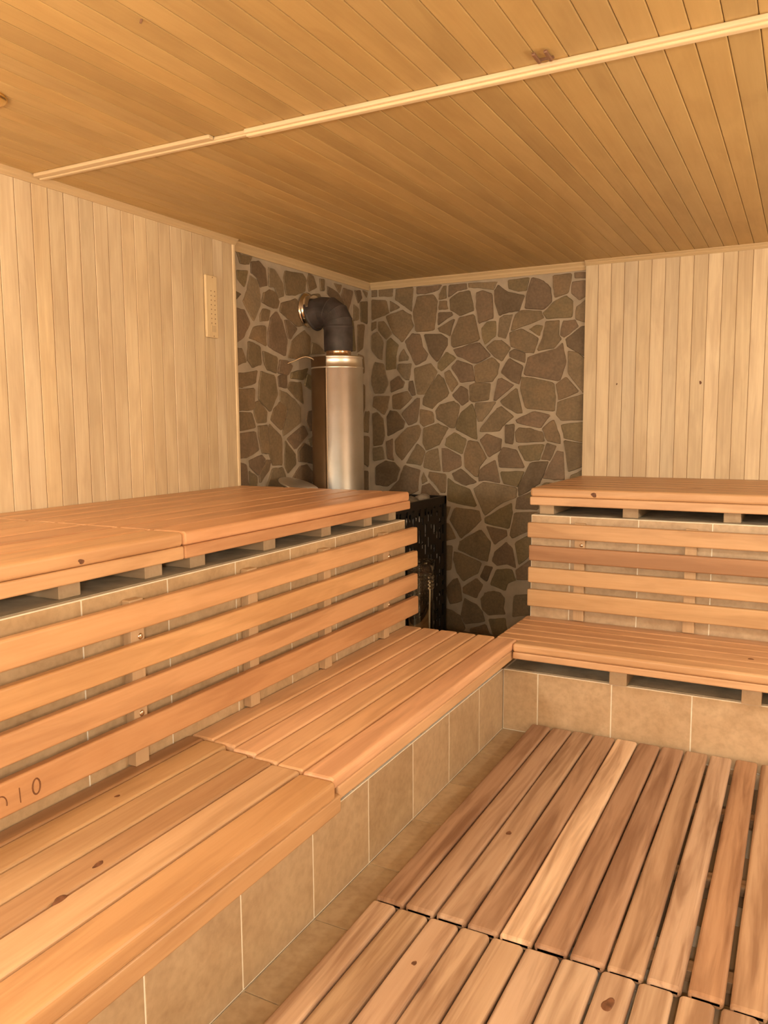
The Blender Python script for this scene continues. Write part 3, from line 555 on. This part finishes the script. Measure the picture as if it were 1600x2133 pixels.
# mitred elbow
m = MB(); P = [Vector((.228, PYc, 1.995)), Vector((.226, PYc, 2.035)), Vector((.208, PYc, 2.072)), Vector((.172, PYc, 2.096)), Vector((.120, PYc, 2.102)), Vector((.052, PYc, 2.088))]
D = [Vector((0, 0, 1)), Vector((-.25, 0, 1)), Vector((-.75, 0, .8)), Vector((-1, 0, .3)), Vector((-1, 0, -.06)), Vector((-1, 0, -.28))]
vs = []; n = 40
for i, (p, d) in enumerate(zip(P, D)):
    d = (P[min(i+1, 5)]-P[max(i-1, 0)]).normalized() if 0 < i < 5 else d.normalized(); u = Vector((0, 1, 0)); v = d.cross(u); rr = .088 if i < 5 else .092
    for k in range(n): t_ = 2*math.pi*k/n; vs.append(p+u*(rr*math.cos(t_))+v*(rr*math.sin(t_)))
m.add(vs, [(i*n+j, i*n+(j+1) % n, (i+1)*n+(j+1) % n, (i+1)*n+j) for i in range(5) for j in range(n)], None, (1, 1, 1), 0, False)
for i in (1, 2, 3):
    d = (P[i+1]-P[i-1]).normalized(); m.lathe([(.0865, -.003), (.0895, -.0015), (.0895, .0015), (.0865, .003)], P[i], d, n, False, False)
m.lathe([(.088, -.004), (.098, 0), (.099, .010), (.090, .012)], P[5]+Vector((.006, 0, 0)), (-1, 0, -.28), n)
o = m.build('black_elbow', M_BLACK, ch)
m = MB(); m.lathe([(.104, .009), (.104, .013), (.088, .016), (.084, .020), (.084, .062)], (.004, PYc, 2.118), (1, 0, 0), 48); m.build('wall_collar', M_CHROME, ch)
m = MB(); pts = []
A, B_ = Vector((.135, PYc-.128, 1.806)), Vector((.013, -1.02, 1.782))
for k in range(15):
    t_ = k/14; p = A.lerp(B_, t_); p.z += .022*math.sin(math.pi*t_)+.006*math.sin(2*math.pi*t_); pts.append(p)
m.tube(pts, .0045, 8); m.lathe([(.009, 0), (.009, .02), (.006, .022)], (.150, PYc-.120, 1.806), (-.9, -.45, 0), 12); m.build('water_tube', M_CHROME, ch)

# ------------------------------------------------------------------ small things
lid = empty('metal_lid', (.17, -1.18, SH-.05), 'thin steel lid leaning on the stove, its rim just above the left bench', 'lid')
m = MB(); ax = Vector((.34, 0, 1)).normalized(); m.lathe([(.012, .016), (.06, .013), (.11, .004), (.118, .001), (.120, -.003), (.118, -.007), (.110, -.002), (.06, .009), (.012, .012)], (.185, -1.18, 1.080), ax, 48, True, True); m.build('lid_disc', M_STEEL, lid)
m = MB(); m.lathe([(.018, 0), (.018, .10), (.012, .145)], (.182, -1.18, SH-.058), (0, 0, 1), 20); m.build('lid_stem', M_STOVE, lid)

jx, jy = 1.035, -1.36
jug = empty('plastic_canister', (jx, jy, 0), 'tall clear ribbed plastic canister beside the stove, behind the left backrest end', 'canister')
m = MB(); pr = [(.066, .0), (.070, .01), (.070, .50)]
for k in range(4): pr += [(.070, .585+k*.018), (.077, .591+k*.018), (.077, .596+k*.018), (.070, .601+k*.018)]
pr += [(.070, .68), (.075, .715), (.079, .725), (.079, .731), (.074, .731), (.068, .70), (.067, .02), (.0, .015)]
m.lathe(pr, (jx, jy, 0), (0, 0, 1), 40, True, False); m.build('body', M_PLAST, jug)
rod = MB(); rod.tube([(1.085, -1.33, .02), (1.080, -1.335, .628)], .0045, 10)
tag(rod.build('pale_rod', M_ROD), 'thin pale upright rod standing in the clear canister', 'rod')

tv = empty('wooden_vent_cover', (.036, -1.735, 2.02), 'narrow wooden plate with two columns of small holes on the left boarded wall', 'vent cover')
m = MB(); m.board((.036, -1.780, 1.865), (.052, -1.690, 2.176), 2, .006, (1.08, 1.06, .96), 4); m.build('plate', M_PALE, tv)
m = MB()
for k in range(9):
    z = 2.098-k*.0228
    for y in (-1.742, -1.714): m.lathe([(.0032, 0), (.0032, .0006)], (.0519, y, z), (1, 0, 0), 10)
m.build('drilled_holes', M_DARK, tv)
m = MB(); m.board((.0515, -1.747, 1.895), (.0535, -1.711, 1.925), 2, .0015, (.86, .82, .74)); m.build('label_patch', M_PALE, tv)
for z in (2.166, 1.874):
    m = MB(); m.lathe([(.003, 0), (.0025, .0016)], (.0519, -1.728, z), (1, 0, 0), 10); m.build('screw', M_DARK, tv)

cl_ = empty('ceiling_light', (.57, -3.34, H), 'small round brass-rimmed ceiling light cut by the left picture edge', 'light')
m = MB(); m.lathe([(.074, 0), (.076, -.006), (.068, -.012), (.055, -.014)], (.552, -3.36, H), (0, 0, 1), 40, False, False); m.build('rim', M_BRASS, cl_)
m = MB(); m.lathe([(.056, -.010), (.048, -.020), (.03, -.028), (.008, -.031)], (.552, -3.36, H), (0, 0, 1), 32, False, True); m.build('lens', M_LENS, cl_)

cp = empty('ceiling_clip', (2.088, -2.822, H), 'small brown metal clip on the ceiling beside the long strip', 'clip')
m = MB(); m.box((2.066, -2.800, H-.004), (2.110, -2.788, H-.0005)); m.build('foot', M_CLIP, cp)
for x in (2.066, 2.098):
    m = MB(); m.board((x, -2.852, H-.012), (x+.010, -2.792, H-.0035), 1, .003); m.build('prong', M_CLIP, cp)
m = MB(); m.tube([(1.293, -3.46, H), (1.291, -3.462, H-.009)], .003, 8); tag(m.build('nail', M_CLIP), 'tiny dark nail stub in the ceiling at top left', 'nail')

# ------------------------------------------------------------------ knots in the boards
M_KNOT = plain('knot_wood', (.17, .075, .04), .6, nscale=60, amt=.5)
def knot(parent, p, nrm, r, el=1.6, along=(0, 1, 0)):
    """a dark knot: thin lens seated in the board surface"""
    n = Vector(nrm); a = Vector(along); c = n.cross(a); m = MB(); vs = []; K = 18
    for (q, h) in ((1.0, -.0006), (.8, .0004), (.35, .0007)):
        for k in range(K):
            t = 2*math.pi*k/K; w_ = 1+.16*math.sin(2*t+p[0]*9)+.1*math.sin(3*t+p[1]*7)
            vs.append(Vector(p)+a*(r*el*q*w_*math.cos(t))+c*(r*q*w_*math.sin(t))+n*h)
    fs = [(i*K+j, i*K+(j+1) % K, (i+1)*K+(j+1) % K, (i+1)*K+j) for i in (0, 1) for j in range(K)]+[tuple(2*K+j for j in range(K))]
    m.add(vs, fs); return m.build('knot', M_KNOT, parent)
B_ = {o['label']: o for o in C.objects if 'label' in o.keys() and o.parent is None}
def find(s): return [o for l, o in B_.items() if s in l][0]
X_, Y_, Z_ = (1, 0, 0), (0, 1, 0), (0, 0, 1)
knot(find('upper wooden bench on the right'), (1.844, -1.0784, 1.071), (0, -1, 0), .011, 1.5, X_)
knot(find('lower wooden bench on the right'), (2.587, -1.40, .4342), Z_, .010, 1.5, X_)
knot(find('near section of the lower left'), (1.375, -3.784, .4372), Z_, .009, 2.2, Y_)
knot(find('near section of the lower left'), (1.409, -3.918, .4372), Z_, .012, 1.6, Y_)
knot(find('near section of the lower left'), (1.16, -3.521, .4372), Z_, .008, 1.8, Y_)
knot(find('near wooden bench section on the upper'), (1.0602, -3.515, 1.066), X_, .007, 1.6, Y_)
knot(find('near duckboard'), (2.395, -3.20, .0552), Z_, .014, 1.7, Y_)
knot(find('near duckboard'), (1.925, -3.28, .0552), Z_, .007, 1.8, Y_)
knot(find('far duckboard'), (1.93, -2.56, .0612), Z_, .010, 2.0, Y_)
knot(wall_b, (2.198, -.0362, 1.647), (0, -1, 0), .007, 1.3, Z_)
knot(wall_b, (1.726, -.0362, 1.652), (0, -1, 0), .004, 1.3, Z_)
